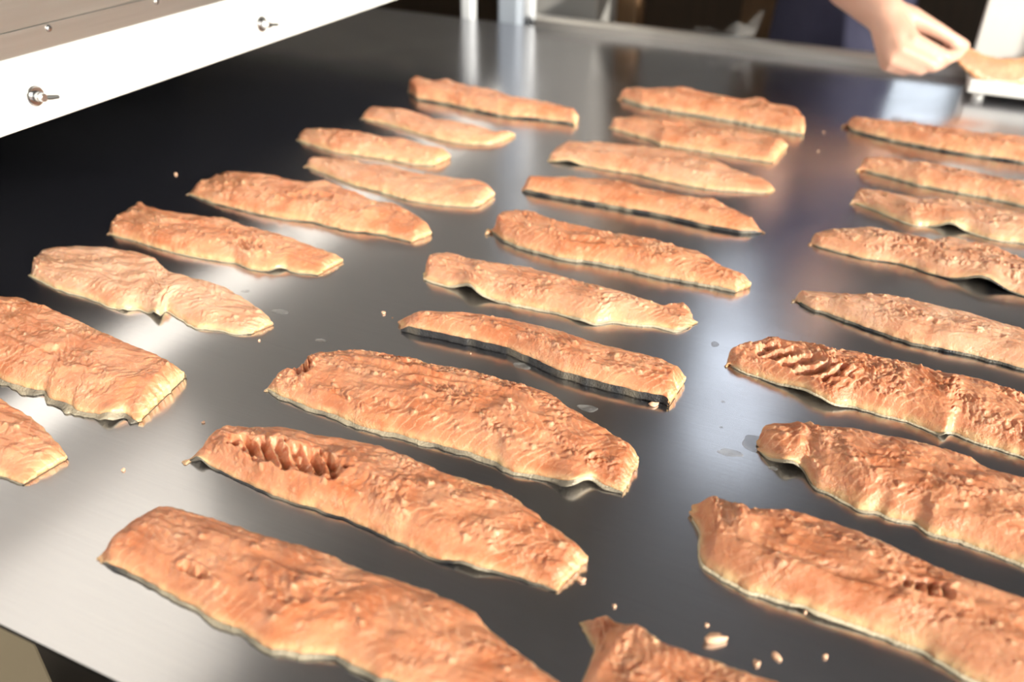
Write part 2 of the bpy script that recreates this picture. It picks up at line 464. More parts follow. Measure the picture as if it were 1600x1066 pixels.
# ------------------------------------------------------------------ salmon fillets
# key: thickness mm, relative thickness at left / right end, near edge (mm on the table), far edge (mm), lifted stretches (u, width, mm)
FILLETS = {
    'A0': (13, 0.9, 0.7,
        [(-622,246),(-543,246),(-472,248),(-461,248),(-450,249)],
        [(-677,289),(-596,298),(-531,300),(-518,297),(-503,296),(-480,291),(-463,285),(-446,279)],
        []),
    'A1': (17, 0.8, 0.9,
        [(-645,326),(-605,323),(-565,324),(-553,322),(-534,323),(-520,326),(-508,320),(-489,323),(-481,318),(-467,321),(-451,324),(-447,332),(-437,328),(-432,328)],
        [(-694,373),(-672,389),(-652,398),(-637,404),(-596,401),(-556,397),(-523,392),(-498,390),(-473,388),(-449,384),(-441,386)],
        [(0.88, 0.03, 4)]),
    'A2': (12, 0.7, 0.7,
        [(-682,449),(-667,447),(-642,442),(-612,442),(-595,442),(-577,439),(-559,439),(-549,448),(-520,442),(-527,456),(-505,450),(-482,444),(-467,450),(-447,451),(-436,457)],
        [(-684,453),(-702,483),(-692,492),(-673,503),(-642,511),(-618,516),(-595,515),(-562,499),(-536,499),(-497,499),(-459,488),(-429,476)],
        [(0.585, 0.03, 6), (0.45, 0.015, 2)]),
    'A3': (14, 0.6, 0.6,
        [(-685,545),(-652,545),(-614,542),(-584,543),(-555,546),(-531,551),(-510,547),(-491,550),(-481,561),(-471,560),(-446,565)],
        [(-684,544),(-696,569),(-695,584),(-699,605),(-682,597),(-659,594),(-633,600),(-605,601),(-586,610),(-562,601),(-538,605),(-508,604),(-478,600),(-442,598)],
        [(0.83, 0.03, 3)]),
    'A4': (17, 0.4, 0.7,
        [(-685,658),(-643,651),(-582,649),(-551,651),(-521,658),(-475,656),(-442,664),(-410,663),(-404,662)],
        [(-684,655),(-683,679),(-675,711),(-635,715),(-597,715),(-567,718),(-546,729),(-510,719),(-480,711),(-450,714),(-421,702),(-393,686)],
        []),
    'A5': (12, 0.6, 1,
        [(-617,782),(-593,776),(-568,768),(-538,760),(-499,757),(-457,750),(-422,754),(-387,765),(-381,770)],
        [(-618,780),(-619,800),(-590,806),(-555,802),(-518,810),(-488,803),(-427,811),(-399,815),(-379,803)],
        []),
    'A6': (14, 0.5, 1,
        [(-681,852),(-644,844),(-618,838),(-570,843),(-538,846),(-503,847),(-482,854)],
        [(-683,853),(-685,875),(-646,886),(-606,888),(-576,884),(-556,894),(-527,889),(-497,883),(-476,883)],
        []),
    'A7': (12, 0.5, 0.7,
        [(-656,961),(-618,959),(-574,948),(-527,937),(-499,935),(-473,940),(-454,950),(-445,967)],
        [(-655,959),(-661,995),(-616,995),(-580,992),(-549,978),(-532,987),(-498,985),(-461,980),(-440,993)],
        []),
    'A8': (18, 1, 0.9,
        [(-658,1093),(-631,1071),(-585,1070),(-550,1065),(-507,1059),(-477,1057),(-440,1067),(-396,1071),(-385,1068)],
        [(-659,1095),(-666,1128),(-628,1122),(-615,1139),(-571,1120),(-530,1120),(-485,1104),(-448,1106),(-418,1099),(-388,1092)],
        []),
    'B0': (17, 0.7, 0.8,
        [(-355,221),(-322,220),(-291,218),(-264,215),(-248,216),(-231,212),(-215,216),(-192,224),(-172,221),(-146,221),(-116,223),(-81,229)],
        [(-358,222),(-358,230),(-354,251),(-349,265),(-313,268),(-274,269),(-238,273),(-212,271),(-171,274),(-137,272),(-128,265),(-105,259),(-86,253),(-62,246)],
        [(0.72, 0.06, 3)]),
    'B1': (17, 0.5, 0.7,
        [(-374,311),(-360,313),(-352,313),(-325,310),(-298,308),(-273,309),(-251,310),(-226,309),(-197,306),(-179,305),(-157,308),(-143,311),(-124,313),(-108,313)],
        [(-371,308),(-369,320),(-370,332),(-366,344),(-341,352),(-328,357),(-303,358),(-279,364),(-255,367),(-230,365),(-201,361),(-173,364),(-158,362),(-133,353),(-113,345),(-100,342)],
        [(0.04, 0.02, 5), (0.8, 0.05, 3)]),
    'B2': (18, 0.7, 0.7,
        [(-377,399),(-360,395),(-332,393),(-309,393),(-284,390),(-262,394),(-235,395),(-208,398),(-187,397),(-172,392),(-153,397),(-129,395),(-122,407),(-99,405)],
        [(-375,397),(-376,406),(-372,415),(-363,422),(-362,442),(-335,458),(-307,463),(-273,465),(-243,471),(-213,470),(-176,470),(-163,463),(-133,453),(-99,440)],
        [(0.88, 0.05, 6)]),
    'B3': (17, 0.9, 0.9,
        [(-328,514),(-302,517),(-272,519),(-237,522),(-209,516),(-186,510),(-164,509),(-140,509),(-117,510),(-102,512),(-97,509)],
        [(-335,523),(-311,537),(-288,545),(-261,549),(-230,553),(-200,552),(-176,548),(-149,549),(-116,550),(-95,544)],
        []),
    'B4': (16, 0.9, 0.5,
        [(-355,600),(-328,597),(-312,598),(-297,592),(-284,593),(-252,595),(-224,597),(-196,594),(-186,593),(-177,603),(-156,608),(-136,613),(-119,613),(-112,624)],
        [(-359,609),(-362,629),(-348,640),(-325,635),(-299,638),(-273,642),(-247,642),(-223,639),(-197,637),(-166,638),(-138,636),(-124,651),(-110,634)],
        [(0.2, 0.06, 9), (0.62, 0.03, 2)]),
    'B5': (18, 0.9, 0.8,
        [(-346,721),(-324,704),(-300,696),(-273,694),(-254,692),(-224,699),(-195,700),(-164,697),(-138,700),(-113,701),(-89,701)],
        [(-343,710),(-340,721),(-342,744),(-321,757),(-285,745),(-255,745),(-225,742),(-189,747),(-154,742),(-133,742),(-107,723),(-79,718)],
        []),
    'B6': (18, 0.9, 0.6,
        [(-356,828),(-318,827),(-286,829),(-267,830),(-233,830),(-203,832),(-172,829),(-142,826),(-114,827),(-100,832),(-90,840)],
        [(-359,834),(-355,846),(-329,853),(-299,863),(-283,872),(-256,871),(-225,868),(-192,867),(-163,865),(-154,875),(-130,862),(-111,854),(-89,839)],
        []),
    'B7': (15, 0.5, 0.6,
        [(-363,927),(-341,933),(-323,934),(-288,933),(-261,935),(-228,930),(-197,928),(-171,928),(-139,937),(-105,947)],
        [(-367,929),(-367,964),(-360,986),(-348,980),(-313,990),(-272,1001),(-241,1000),(-205,994),(-171,991),(-149,978),(-118,971),(-99,957)],
        [(0.08, 0.05, 4)]),
    'B8': (15, 0.8, 1,
        [(-337,1078),(-309,1069),(-279,1059),(-258,1047),(-217,1047),(-184,1047),(-152,1046),(-116,1047)],
        [(-339,1080),(-338,1098),(-306,1111),(-271,1115),(-242,1122),(-219,1103),(-189,1110),(-144,1108),(-111,1106)],
        []),
    'B9': (20, 0.7, 1,
        [(-367,1209),(-330,1190),(-276,1183),(-240,1184),(-191,1180),(-155,1174),(-119,1169),(-99,1168)],
        [(-368,1203),(-367,1224),(-330,1232),(-289,1252),(-257,1235),(-224,1243),(-192,1232),(-170,1255),(-148,1228),(-121,1234),(-100,1187)],
        []),
    'C0': (14, 0.6, 0.7,
        [(-85,294),(-75,286),(-74,258),(-55,248),(-7,242),(64,237)],
        [(-88,298),(-77,304),(-67,301),(-57,304),(-44,297),(-26,297),(-6,297),(13,298),(57,297),(99,291)],
        []),
    'C1': (20, 1, 0.8,
        [(-53,401),(-46,394),(-40,369),(-32,364),(-9,358),(19,359),(43,358),(63,358),(80,358),(95,352),(104,349),(130,345),(152,344)],
        [(-55,411),(-44,411),(-19,410),(1,419),(24,420),(43,418),(60,414),(79,409),(101,405),(129,405),(177,396)],
        [(0.45, 0.1, 2)]),
    'C2': (18, 0.7, 0.8,
        [(-27,485),(-21,480),(-8,475),(-4,478),(3,477),(13,464),(27,461),(42,454),(53,459),(58,455),(73,459),(82,452),(100,453),(117,451),(134,448),(176,437)],
        [(-30,492),(-29,503),(-22,509),(2,516),(26,521),(51,523),(72,525),(99,524),(111,516),(121,515),(134,516),(189,494)],
        [(0.1, 0.05, 7)]),
    'C3': (20, 0.7, 0.8,
        [(-70,583),(-61,578),(-40,574),(-14,569),(11,559),(25,567),(45,565),(62,566),(88,558),(93,566),(109,561),(121,560),(139,557),(169,549)],
        [(-71,578),(-72,591),(-62,600),(-46,614),(-20,619),(5,618),(34,619),(51,623),(65,624),(75,618),(99,623),(119,621),(138,618),(174,602)],
        [(0.28, 0.08, 5), (0.66, 0.015, 3)]),
    'C4': (15, 0.6, 0.8,
        [(-39,711),(-22,698),(-11,698),(10,691),(34,684),(60,678),(83,679),(106,680),(128,678),(144,676),(192,667)],
        [(-39,705),(-36,719),(-21,721),(2,724),(33,735),(61,735),(88,734),(109,731),(130,726),(143,724),(201,694)],
        []),
    'C5': (16, 0.6, 0.8,
        [(-43,836),(-34,831),(-11,827),(12,824),(34,828),(55,826),(63,821),(86,815),(107,816),(126,814),(150,810),(195,796)],
        [(-43,829),(-41,845),(-28,860),(8,875),(32,874),(48,873),(68,871),(82,884),(103,881),(119,885),(134,873),(149,867),(196,846)],
        [(0.66, 0.07, 9)]),
    'C6': (15, 0.7, 0.8,
        [(-14,963),(3,956),(23,943),(50,928),(69,935),(83,936),(103,937),(127,928),(155,933),(205,917)],
        [(-16,957),(-11,986),(18,982),(50,980),(80,987),(111,989),(140,985),(155,987),(213,968)],
        [(0.47, 0.05, 7)]),
    'C7': (17, 0.8, 0.8,
        [(-17,1070),(15,1061),(49,1049),(81,1046),(114,1045),(137,1042),(159,1037),(208,1023)],
        [(-20,1060),(-14,1089),(27,1092),(61,1092),(103,1087),(134,1080),(158,1082),(215,1064)],
        []),
    'C8': (20, 0.8, 0.8,
        [(-51,1234),(-41,1215),(-14,1204),(24,1194),(61,1188),(88,1186),(123,1186),(166,1187),(215,1186)],
        [(-54,1222),(-47,1236),(-10,1233),(28,1237),(65,1235),(111,1234),(165,1247),(223,1240)],
        []),
}
# key: pale 0..1, silver skin 0..1, skin wall mm, skin lip mm, roughness of relief, gapes, ridges, label
# gape: (u, s, half length mm, half width mm, depth mm, pitch mm, slant)   ridge: ([(u,s),..], width mm, height mm)
P = {
 'A0': (.10, .2, 1, .6, .8, [], [([(.5,.45),(.95,.4)], 3, -1.2)], 'salmon fillet at the left picture edge, nearest of the row beside the hood'),
 'A1': (.12, .35, 2.5, 4.5, .9, [(.62,.42,30,9,1.6,9,.7)], [([(.3,.45),(.62,.40),(.8,.35)], 2.5, -1.3)], 'broad salmon fillet with a grey skin rim, second nearest in the left row'),
 'A2': (.75, .8, 1, .8, .8, [], [([(.61,.02),(.60,.3),(.62,.5)], 2.2, -2.2), ([(.65,.75),(.95,.55)], 2.5, -1.0)], 'pale beige-pink salmon fillet with a wavy lifted near edge'),
 'A3': (.15, .6, .8, .6, .9, [(.68,.35,20,12,2.2,7,.5)], [([(.30,.75),(.52,.93)], 4, 1.5), ([(.62,.2),(.70,.1),(.8,.05)], 3, 2.5), ([(.60,.62),(.67,.36),(.74,.14)], 2.0, 2.2), ([(.66,.7),(.74,.45),(.78,.2)], 2.2, 2.0)], 'salmon fillet with a yellow tipped corner and torn flakes near its right end'),
 'A4': (.15, .3, 1.2, 1.2, 1.5, [(.55,.5,30,12,2.5,11,.4)], [([(.3,.45),(.5,.4)], 2, -2)], 'lumpy salmon fillet tapering to a thin left point, in the left row'),
 'A5': (.45, .5, 1, .5, .4, [], [], 'smooth tan salmon fillet with a bright cut right end, left row'),
 'A6': (.30, .6, 1, .8, .9, [], [], 'short salmon fillet with a glowing white cut end, third farthest left row'),
 'A7': (.45, .6, .8, 1, .7, [], [([(.6,.3),(.75,.15),(.9,.3)], 3, 1.5)], 'tan salmon fillet with yellow frayed right tip, second farthest left row'),
 'A8': (.18, .15, 3, .6, .9, [], [], 'farthest salmon fillet of the left row, below the bright thin post'),
 'B0': (.05, .25, 3, 1.2, .7, [(.25,.3,14,4,3,10,.3),(.45,.6,30,10,1.5,12,.5)], [([(.45,.2),(.5,.5),(.47,.7)], 5, 1.5)], 'large salmon fillet at the bottom edge, nearest of the middle row'),
 'B1': (.08, .15, 1.5, .6, 1.0, [(.29,.50,50,13,8.0,13,.5)], [([(.42,.78),(.50,.62),(.54,.40),(.60,.15)], 6, 2.6), ([(.12,.35),(.28,.22),(.45,.18)], 6, 2.0)], 'salmon fillet with a deep gaping flaked hollow, second nearest middle row'),
 'B2': (.08, .4, 2.5, 2.0, 1.35, [(.10,.55,18,14,4,9,.2),(.5,.72,30,8,2.5,8,.8)], [([(.25,.95),(.5,.96),(.72,.95)], 3, 2.0), ([(.1,.35),(.16,.6)], 3, -2)], 'wide rough salmon fillet with jagged left end, third nearest middle row'),
 'B3': (.12, .0, 6.5, .8, .8, [(.8,.4,30,8,.9,6,.9)], [([(.05,.7),(.5,.65),(.95,.6)], 2.5, -1.3)], 'narrow salmon fillet with thick black skin along its near side'),
 'B4': (.35, .75, 1.5, 1.4, 1.1, [], [([(.05,.45),(.25,.42),(.4,.35)], 1.6, -2.2), ([(.86,.8),(.93,.95),(.97,.8)], 2, 3.5)], 'yellowish salmon fillet with a lifted near edge and a curled right tip'),
 'B5': (.12, .35, 3, .6, 1.2, [], [([(.12,.5),(.35,.45),(.55,.35)], 3, -1.8), ([(.85,.5),(.99,.5)], 1.5, -1.5)], 'reddish salmon fillet with cream left end and square right tail, middle row'),
 'B6': (.12, .1, 4, .5, .7, [], [([(.76,.9),(.8,.9)], 4, 3)], 'long smooth orange salmon fillet with dark near edge, fourth farthest middle row'),
 'B7': (.5, .5, 1, 1, 1.0, [], [], 'pale golden salmon fillet pointed at both ends, third farthest middle row'),
 'B8': (.25, .6, 1.2, .8, 1.0, [], [([(.3,.6),(.42,.9)], 5, 2.5)], 'salmon fillet with a bright white cut right end, second farthest middle row'),
 'B9': (.12, .5, 3, .8, 1.1, [], [([(.3,.9),(.4,.95)], 8, 3), ([(.55,.5),(.7,.6)], 5, -2)], 'thick reddish salmon fillet, farthest of the middle row'),
 'C0': (.15, .7, 1, .8, .8, [], [([(.06,.9),(.12,.55),(.10,.2)], 6, -3), ([(.16,.8),(.2,.3)], 6, 2)], 'salmon fillet with a folded corner, cut off by the bottom edge'),
 'C1': (.12, .8, 2, 1.2, .8, [(.62,.55,18,7,4,7,.3)], [([(.12,.35),(.35,.4),(.7,.38)], 3.5, -2), ([(.08,.7),(.2,.6)], 5, 2.0)], 'thick salmon fillet with a yellow left tip, second nearest right row'),
 'C2': (.12, .6, 1.2, 1.4, 1.1, [], [([(.12,.95),(.15,.5),(.13,.1)], 5, 2.5), ([(.3,.75),(.5,.6),(.8,.45)], 2.5, -1.6)], 'salmon fillet with a notched left end beside two water drops'),
 'C3': (.10, .75, 1.5, .8, 1.7, [(.24,.42,40,15,8.5,15,-.8)], [([(.02,.6),(.12,.62)], 2, -3)], 'salmon fillet with open leaf-like flakes at left and knobbly right half'),
 'C4': (.65, .1, 2.5, .8, .7, [], [([(.3,.5),(.9,.45)], 2.5, -.8)], 'pale smooth salmon fillet above the leaf-flaked one in the right row'),
 'C5': (.5, .2, 1.2, .8, 1.5, [], [([(.68,.3),(.85,.45)], 6, 2)], 'bumpy pale salmon fillet with an arched lifted near edge, right row'),
 'C6': (.5, .85, 1, 1.2, 1.2, [], [], 'pale salmon fillet with orange left tip, third farthest right row'),
 'C7': (.35, .4, 2, .8, 1.1, [], [], 'salmon fillet with a thin dark near edge, second farthest right row'),
 'C8': (.15, .2, 3, .8, 1.2, [], [([(.35,.9),(.5,.4),(.62,.1)], 5, -2.5)], 'thick reddish salmon fillet, farthest of the right row by white tray'),
}

SLOPE = {'B3': .9, 'B6': .9, 'C1': 1.1, 'A8': .9, 'B9': .9, 'C8': .9, 'C7': 1.1, 'B5': 1.2, 'A1': 2.2, 'A2': 2.2, 'B2': 2.3, 'B0': 1.9}

def resample(P_, n):
    P_ = np.array(P_, float)
    d = np.r_[0, np.cumsum(np.hypot(*np.diff(P_, axis=0).T))]
    q = np.linspace(0, d[-1], n)
    r = np.c_[np.interp(q, d, P_[:, 0]), np.interp(q, d, P_[:, 1])]
    k = max(1, n//60)
    ker = np.ones(2*k+1)/(2*k+1)
    pad = np.r_[np.repeat(r[:1], k, 0), r, np.repeat(r[-1:], k, 0)]
    sm = np.c_[np.convolve(pad[:, 0], ker, 'valid'), np.convolve(pad[:, 1], ker, 'valid')]
    sm[0] = r[0]; sm[-1] = r[-1]
    return sm, d[-1]

def seg_dist(a, b, pts):
    """distance of grid points (a,b in mm) to a polyline"""
    best = np.full(a.shape, 1e9)
    for (x0, y0), (x1, y1) in zip(pts, pts[1:]):
        dx, dy = x1-x0, y1-y0; l2 = dx*dx+dy*dy+1e-9
        t = np.clip(((a-x0)*dx+(b-y0)*dy)/l2, 0, 1)
        best = np.minimum(best, np.hypot(a-x0-t*dx, b-y0-t*dy))
    return best

def build_fillet(key, idx):
    t, tl, tr, near, far, lifts = FILLETS[key]
    pale, silver, sk, lip, rg, gapes, ridges, label = P[key]
    sd = 101*idx + 5
    near_cam = key in ('A0','A1','A2','A3','B0','B1','B2','B3','B4','B5','C0','C1','C2','C3','C4','C5')
    NU, NV = (300, 84) if near_cam else (190, 48)
    if key in ('B1','B2','C3'): NU, NV = 380, 100
    Nc, Ln = resample(near, NU+1); Fc, Lf = resample(far, NU+1)
    u = np.linspace(0, 1, NU+1); Lm = (Ln+Lf)/2
    # uneven margins
    du = u*Lm
    ax = (Fc-Nc); wd = np.hypot(ax[:, 0], ax[:, 1])[:, None]; axn = ax/np.maximum(wd, 6)
    e1 = fbm(du/11, du*0+.3, sd, 3, .42); e2 = fbm(du/9, du*0+7.3, sd+3, 4, .6)
    endk = sstep(0, .04, u)*sstep(0, .04, 1-u)
    sh1 = e1*.9*endk; sh2 = e2*.9*endk
    Nc0, Fc0 = Nc, Fc
    Nc = Nc0 - axn*sh1[:, None]; Fc = Fc0 + axn*sh2[:, None]
    W = np.hypot(*(Fc-Nc).T)
    s = np.linspace(0, 1, NV+1); s = .5*(s + (.5-.5*np.cos(np.pi*s)))
    U, Sg = np.meshgrid(u, s, indexing='ij')
    A = U*Lm; B = Sg*np.maximum(W, 8)[:, None]
    XY = Nc0[:, None, :]*(1-Sg)[..., None] + Fc0[:, None, :]*Sg[..., None]
    Wm = np.maximum(W, 8)[:, None]
    XY = XY - axn[:, None, :]*(sh1[:, None]*np.exp(-Sg*Wm/2.5))[..., None] + axn[:, None, :]*(sh2[:, None]*np.exp(-(1-Sg)*Wm/2.5))[..., None]
    # ragged ends
    axu = np.array([Nc[-1]+Fc[-1]-Nc[0]-Fc[0]]).ravel(); axu /= np.hypot(*axu)
    j = fbm(B/6, B*0+3.3, sd+9, 4, .65)
    k0 = np.exp(-A/6); k1 = np.exp(-(Lm-A)/6)
    XY = XY + (k0*j*1.8 + k1*fbm(B/6, B*0+9.1, sd+11, 4, .65)*2.2)[..., None]*axu
    # thickness profile
    tap = np.interp(u, [0, .3, .7, 1], [tl, 1, 1, tr])[:, None]*np.ones_like(Sg)
    mm_n = B; mm_f = (1-Sg)*np.maximum(W, 8)[:, None]
    nwid = SLOPE.get(key, 1.7)*t
    cl = np.clip(mm_n/nwid, 0, 1)
    pn = .35*np.sqrt(np.clip(1-(1-np.clip(mm_n/(t*.7), 0, 1))**2, 0, 1)) + .65*np.sin(cl*np.pi/2)
    pf = .70 + .30*np.sqrt(np.clip(1-(1-np.clip(mm_f/(t*.9), 0, 1))**2, 0, 1))
    pe = (.42 + .58*sstep(-2, 10, A)) * (.45 + .55*sstep(-2, 9, Lm-A))
    zt = t*tap*pe*pf
    narrow = np.clip(W/18, .35, 1)[:, None]
    zt = zt*narrow
    lowsk = np.minimum(sk, zt*.6)
    Z = lowsk + (zt-lowsk)*pn
    # relief (mm)
    body = (.12+.88*sstep(1, 12, mm_n))*(.35+.65*sstep(0, 4, mm_f))*(.4+.6*sstep(0, 6, A))*(.4+.6*sstep(0, 6, Lm-A))
    wx = 1.6*fbm(A/13, B/11, sd+21, 2); wy = 1.6*fbm(A/13+9, B/11, sd+22, 2)
    A2, B2 = A+wx, B+wy
    r = 1.5*fbm(A/32, B/19, sd+20, 2)
    patch = sstep(-.02, .45, perlin(A/36, B/20, sd+30)+.4*perlin(A/11, B/9, sd+31)+.12*(rg-1))
    r += rg*(.5+.5*patch)*.95*perlin(A2/13, B2/9, sd+40)
    pil = np.sqrt(perlin(A2/5.8, B2/5.0, sd+41)**2+.02); pil2 = np.sqrt(perlin(A2/3.1, B2/2.8, sd+42)**2+.02)
    r += rg*(.26+.74*patch)*(1.3*(pil*1.5-.4)+.8*(pil2*1.5-.4))
    r += rg*(.12+.88*patch)*.2*perlin(A/1.9, B/1.8, sd+50)
    r += .7*fbm(A2/38, B2/4.6, sd+60, 2)*(1-.5*patch)               # long furrows
    wob = 3.2*fbm(A/22, B/14, sd+70, 2)
    ph = (A + .75*np.abs(B-.5*np.mean(W))*1.4 + wob)/7.5
    fr = ph-np.floor(ph)
    flk = sstep(.1, .5, perlin(A/40+5, B/24, sd+80)+.25)
    r += .5*flk*(1-.7*patch)*(fr-.5)*sstep(0, .15, 1-fr)                       # muscle flakes
    sept = np.exp(-((fr-.96)/.05)**2)*(.30*flk+.10)
    for (gu, gs, hl, hw, dep, pit, sl) in gapes:
        ca, cb = gu*Lm, gs*np.mean(W)
        dist = np.sqrt(((A-ca)/hl)**2 + ((B-cb)/hw)**2) + .22*fbm(A/9, B/7, sd+90, 2)
        mk = sstep(1.0, .6, dist)
        pp = (A + sl*(B-cb)*1.6 + 2.0*fbm(A/14, B/9, sd+95, 2))/pit
        ff = pp-np.floor(pp)
        leaf = np.where(ff < .82, (ff/.82)**1.3, (1-ff)/.18)
        r += mk*dep*(leaf-1.0) + .9*sstep(1.35, 1.0, dist)*sstep(.75, 1.0, dist)*min(dep, 3)*.5
    for pts, wdt, hgt in ridges:
        dd = seg_dist(A, B + 1.2*fbm(A/8, B/8, sd+97, 2), [(a*Lm, b*np.mean(W)) for a, b in pts])
        r += hgt*np.exp(-(dd/wdt)**2)
    # loose bits of flesh standing proud
    rs = np.random.RandomState(sd)
    for _ in range(int(34*rg)):
        ca, cb, rr = rs.uniform(.03, .97)*Lm, rs.uniform(.15, .95)*np.mean(W), rs.uniform(.8, 2.2)
        bit = np.exp(-(((A-ca+1.2*perlin(A/3, B/3, sd+45))/(rr*1.4))**2+((B-cb+1.2*perlin(A/3+7, B/3, sd+46))/rr)**2)**2)
        r += rr*.75*bit*(1+.5*perlin(A/1.5, B/1.5, sd+44)); sept = np.maximum(sept, .28*bit)
    Z = Z + r*body
    Z = np.maximum(Z, .6)
    lf = sum((h*np.exp(-((u-c)/w)**2) for c, w, h in lifts), np.zeros_like(u))
    Z = Z + lf[:, None]*np.exp(-mm_n/7)
    nu, nv = NU+1, NV+1
    top = np.dstack([XY, Z]).reshape(-1, 3)
    gi = np.arange(nu*nv).reshape(nu, nv)
    quads = [np.stack([gi[:-1, :-1], gi[1:, :-1], gi[1:, 1:], gi[:-1, 1:]], -1).reshape(-1, 4)]
    # side walls and underside
    per = np.r_[gi[:, 0], gi[-1, 1:], gi[-2::-1, -1], gi[0, -2:0:-1]]
    cen = XY.reshape(-1, 2).mean(0)
    ring = top[per]
    nxt = np.roll(ring[:, :2], -1, 0)-np.roll(ring[:, :2], 1, 0)
    nrm = np.c_[nxt[:, 1], -nxt[:, 0]]; nrm /= np.maximum(np.hypot(*nrm.T), 1e-6)[:, None]
    lfp = np.r_[lf, np.zeros(nv-1), np.zeros(nu-1), np.zeros(nv-2)]
    lev = []
    for fr_, ins in ((.66, -.15), (.33, .2), (.0, .9)):
        q = ring.copy(); base = .4+lfp
        q[:, :2] -= nrm*ins; q[:, 2] = base + (ring[:, 2]-base)*fr_
        q[:, :2] += nrm*(.35*perlin(np.arange(len(q))/5.0, np.full(len(q), fr_*9.1), sd+13))[:, None]
        lev.append(q)
    Vv = np.vstack([top]+lev); n0 = nu*nv; m = len(per); prev = per
    for i in range(3):
        cur = n0+i*m+np.arange(m)
        quads.append(np.stack([prev, cur, np.roll(cur, -1), np.roll(prev, -1)], -1)); prev = cur
    # bottom: strips between near and far rows of the lowest ring
    nb = prev[:nu]; fb = prev[nu+nv-2:nu+nv-2+nu][::-1]
    quads.append(np.stack([nb[:-1], fb[:-1], fb[1:], nb[1:]], -1))
    Q = np.vstack(quads)[:, ::-1] if False else np.vstack(quads)
    fat = np.maximum.reduce([np.exp(-(mm_n/2.2)**2)*(.35+.5*silver), np.exp(-(mm_f/1.6)**2)*.45, np.exp(-(A/3.5)**2)*.55, np.exp(-((Lm-A)/3.0)**2)*.65])
    fat = np.clip(fat*(.8+.7*fbm(A/12, B/8, sd+110, 2)) + .35*sstep(.25, .7, perlin(A/24, B/10, sd+120))*sstep(12, 0, np.minimum(mm_n, mm_f)), 0, 1).ravel()
    pl = np.clip(pale + .35*perlin(A/45, B/25, sd+130)*(.3+pale) + .28*patch*sstep(-.1, .5, perlin(A2/6, B2/5, sd+131)), 0, 1).ravel()
    ex = 3*m
    endw = np.full(ex, .35)
    attrs = dict(fat=np.r_[fat, np.tile(np.maximum(fat[per], .25), 3)], pale=np.r_[pl, np.tile(pl[per], 3)], sept=np.r_[np.clip(sept.ravel(), 0, .6), np.zeros(ex)], grain=np.r_[patch.ravel(), np.full(ex, .3)])
    loc = np.array([cen[0], cen[1], 0])/1000; loc[2] = ZB
    root = empty('salmon_fillet', tuple(loc), label, 'fish fillet', 'salmon fillets laid out in rows on the steel table')
    o = grid_mesh('flesh', Vv/1000 - np.array([cen[0], cen[1], 0])/1000, Q, M['flesh'], None, attrs)
    o.parent = root
    # ---- skin: a sheet under the flesh that shows along both long edges
    ll = lip*(1+.9*fbm(du/18, du*0+2.2, sd+140, 2, .35)); ll = np.maximum(ll, .25)*endk + .25
    shift = lambda base, sgn, k: base - sgn*axn*np.asarray(k)[:, None]
    skz = lowsk[:, 0]
    zn = Z[:, 0]; zf = Z[:, -1]
    cols = [
        np.c_[shift(Nc, 1, .35+0*u), zn+.05],
        np.c_[shift(Nc, 1, .55+.5*ll), lf+.55*(zn-lf)+.1],
        np.c_[shift(Nc, 1, ll+.4), lf+.7+.25*np.minimum(skz, 3)],
        np.c_[shift(Nc, 1, ll+.2), lf*.92+.15],
        np.c_[Nc*.92+Fc*.08, lf*.55+.12],
        np.c_[Nc*.75+Fc*.25, lf*.1+.10],
        np.c_[Nc*.4+Fc*.6, 0*lf+.10],
        np.c_[shift(Fc, -1, 0*ll-.8), 0*lf+.10],
        np.c_[shift(Fc, -1, .3+.4*ll), 0*lf+.5],
        np.c_[shift(Fc, -1, .35+0*u), zf*.55],
    ]
    C = np.stack(cols, 1)
    gs = np.arange(nu*len(cols)).reshape(nu, len(cols))
    qs = np.stack([gs[:-1, :-1], gs[:-1, 1:], gs[1:, 1:], gs[1:, :-1]], -1).reshape(-1, 4)
    sv = silver + .35*fbm(du/25, du*0+1.7, sd+150, 2)
    colk = np.array([.9, .8, .5, 0, -.2, -.2, -.2, -.2, .4, .8])
    svc = np.clip(sv[:, None]*1.0 + .25*silver*colk[None, :], 0, 1)
    so = grid_mesh('skin', (C.reshape(-1, 3) - np.array([cen[0], cen[1], 0]))/1000, qs, M['skin'], None, dict(silver=svc.ravel()))
    so.parent = root
    return root

for i, k in enumerate(FILLETS):
    build_fillet(k, i)

HAND = {
    'wrist': (-0.0393, 1.4325, 0.1092),
    'fore': (-0.0960, 1.4911, 0.1394),
    'elbow': (-0.2156, 1.6736, 0.1967),
    'cmc': (-0.0075, 1.4446, 0.1065),
    'tmcp': (0.0289, 1.4516, 0.0936),
    'tip_': (0.0568, 1.4621, 0.0798),
    'ttip': (0.0778, 1.4733, 0.0697),
    'imcp': (0.0034, 1.3999, 0.0860),
    'ipip': (0.0541, 1.4109, 0.0642),
    'idip': (0.0672, 1.4460, 0.0615),
    'itip': (0.0741, 1.4744, 0.0606),
    'mmcp': (-0.0091, 1.3855, 0.0734),
    'mpip': (0.0399, 1.3979, 0.0546),
    'mdip': (0.0524, 1.4331, 0.0525),
    'mtip': (0.0469, 1.4603, 0.0577),
    'rmcp': (-0.0163, 1.3824, 0.0605),
    'rpip': (0.0236, 1.3950, 0.0478),
    'rdip': (0.0346, 1.4295, 0.0475),
    'rtip': (0.0260, 1.4520, 0.0534),
    'pmcp': (-0.0204, 1.3867, 0.0508),
    'ppip': (0.0046, 1.3975, 0.0430),
    'pdip': (0.0152, 1.4274, 0.0437),
    'ptip': (0.0085, 1.4451, 0.0491),
}
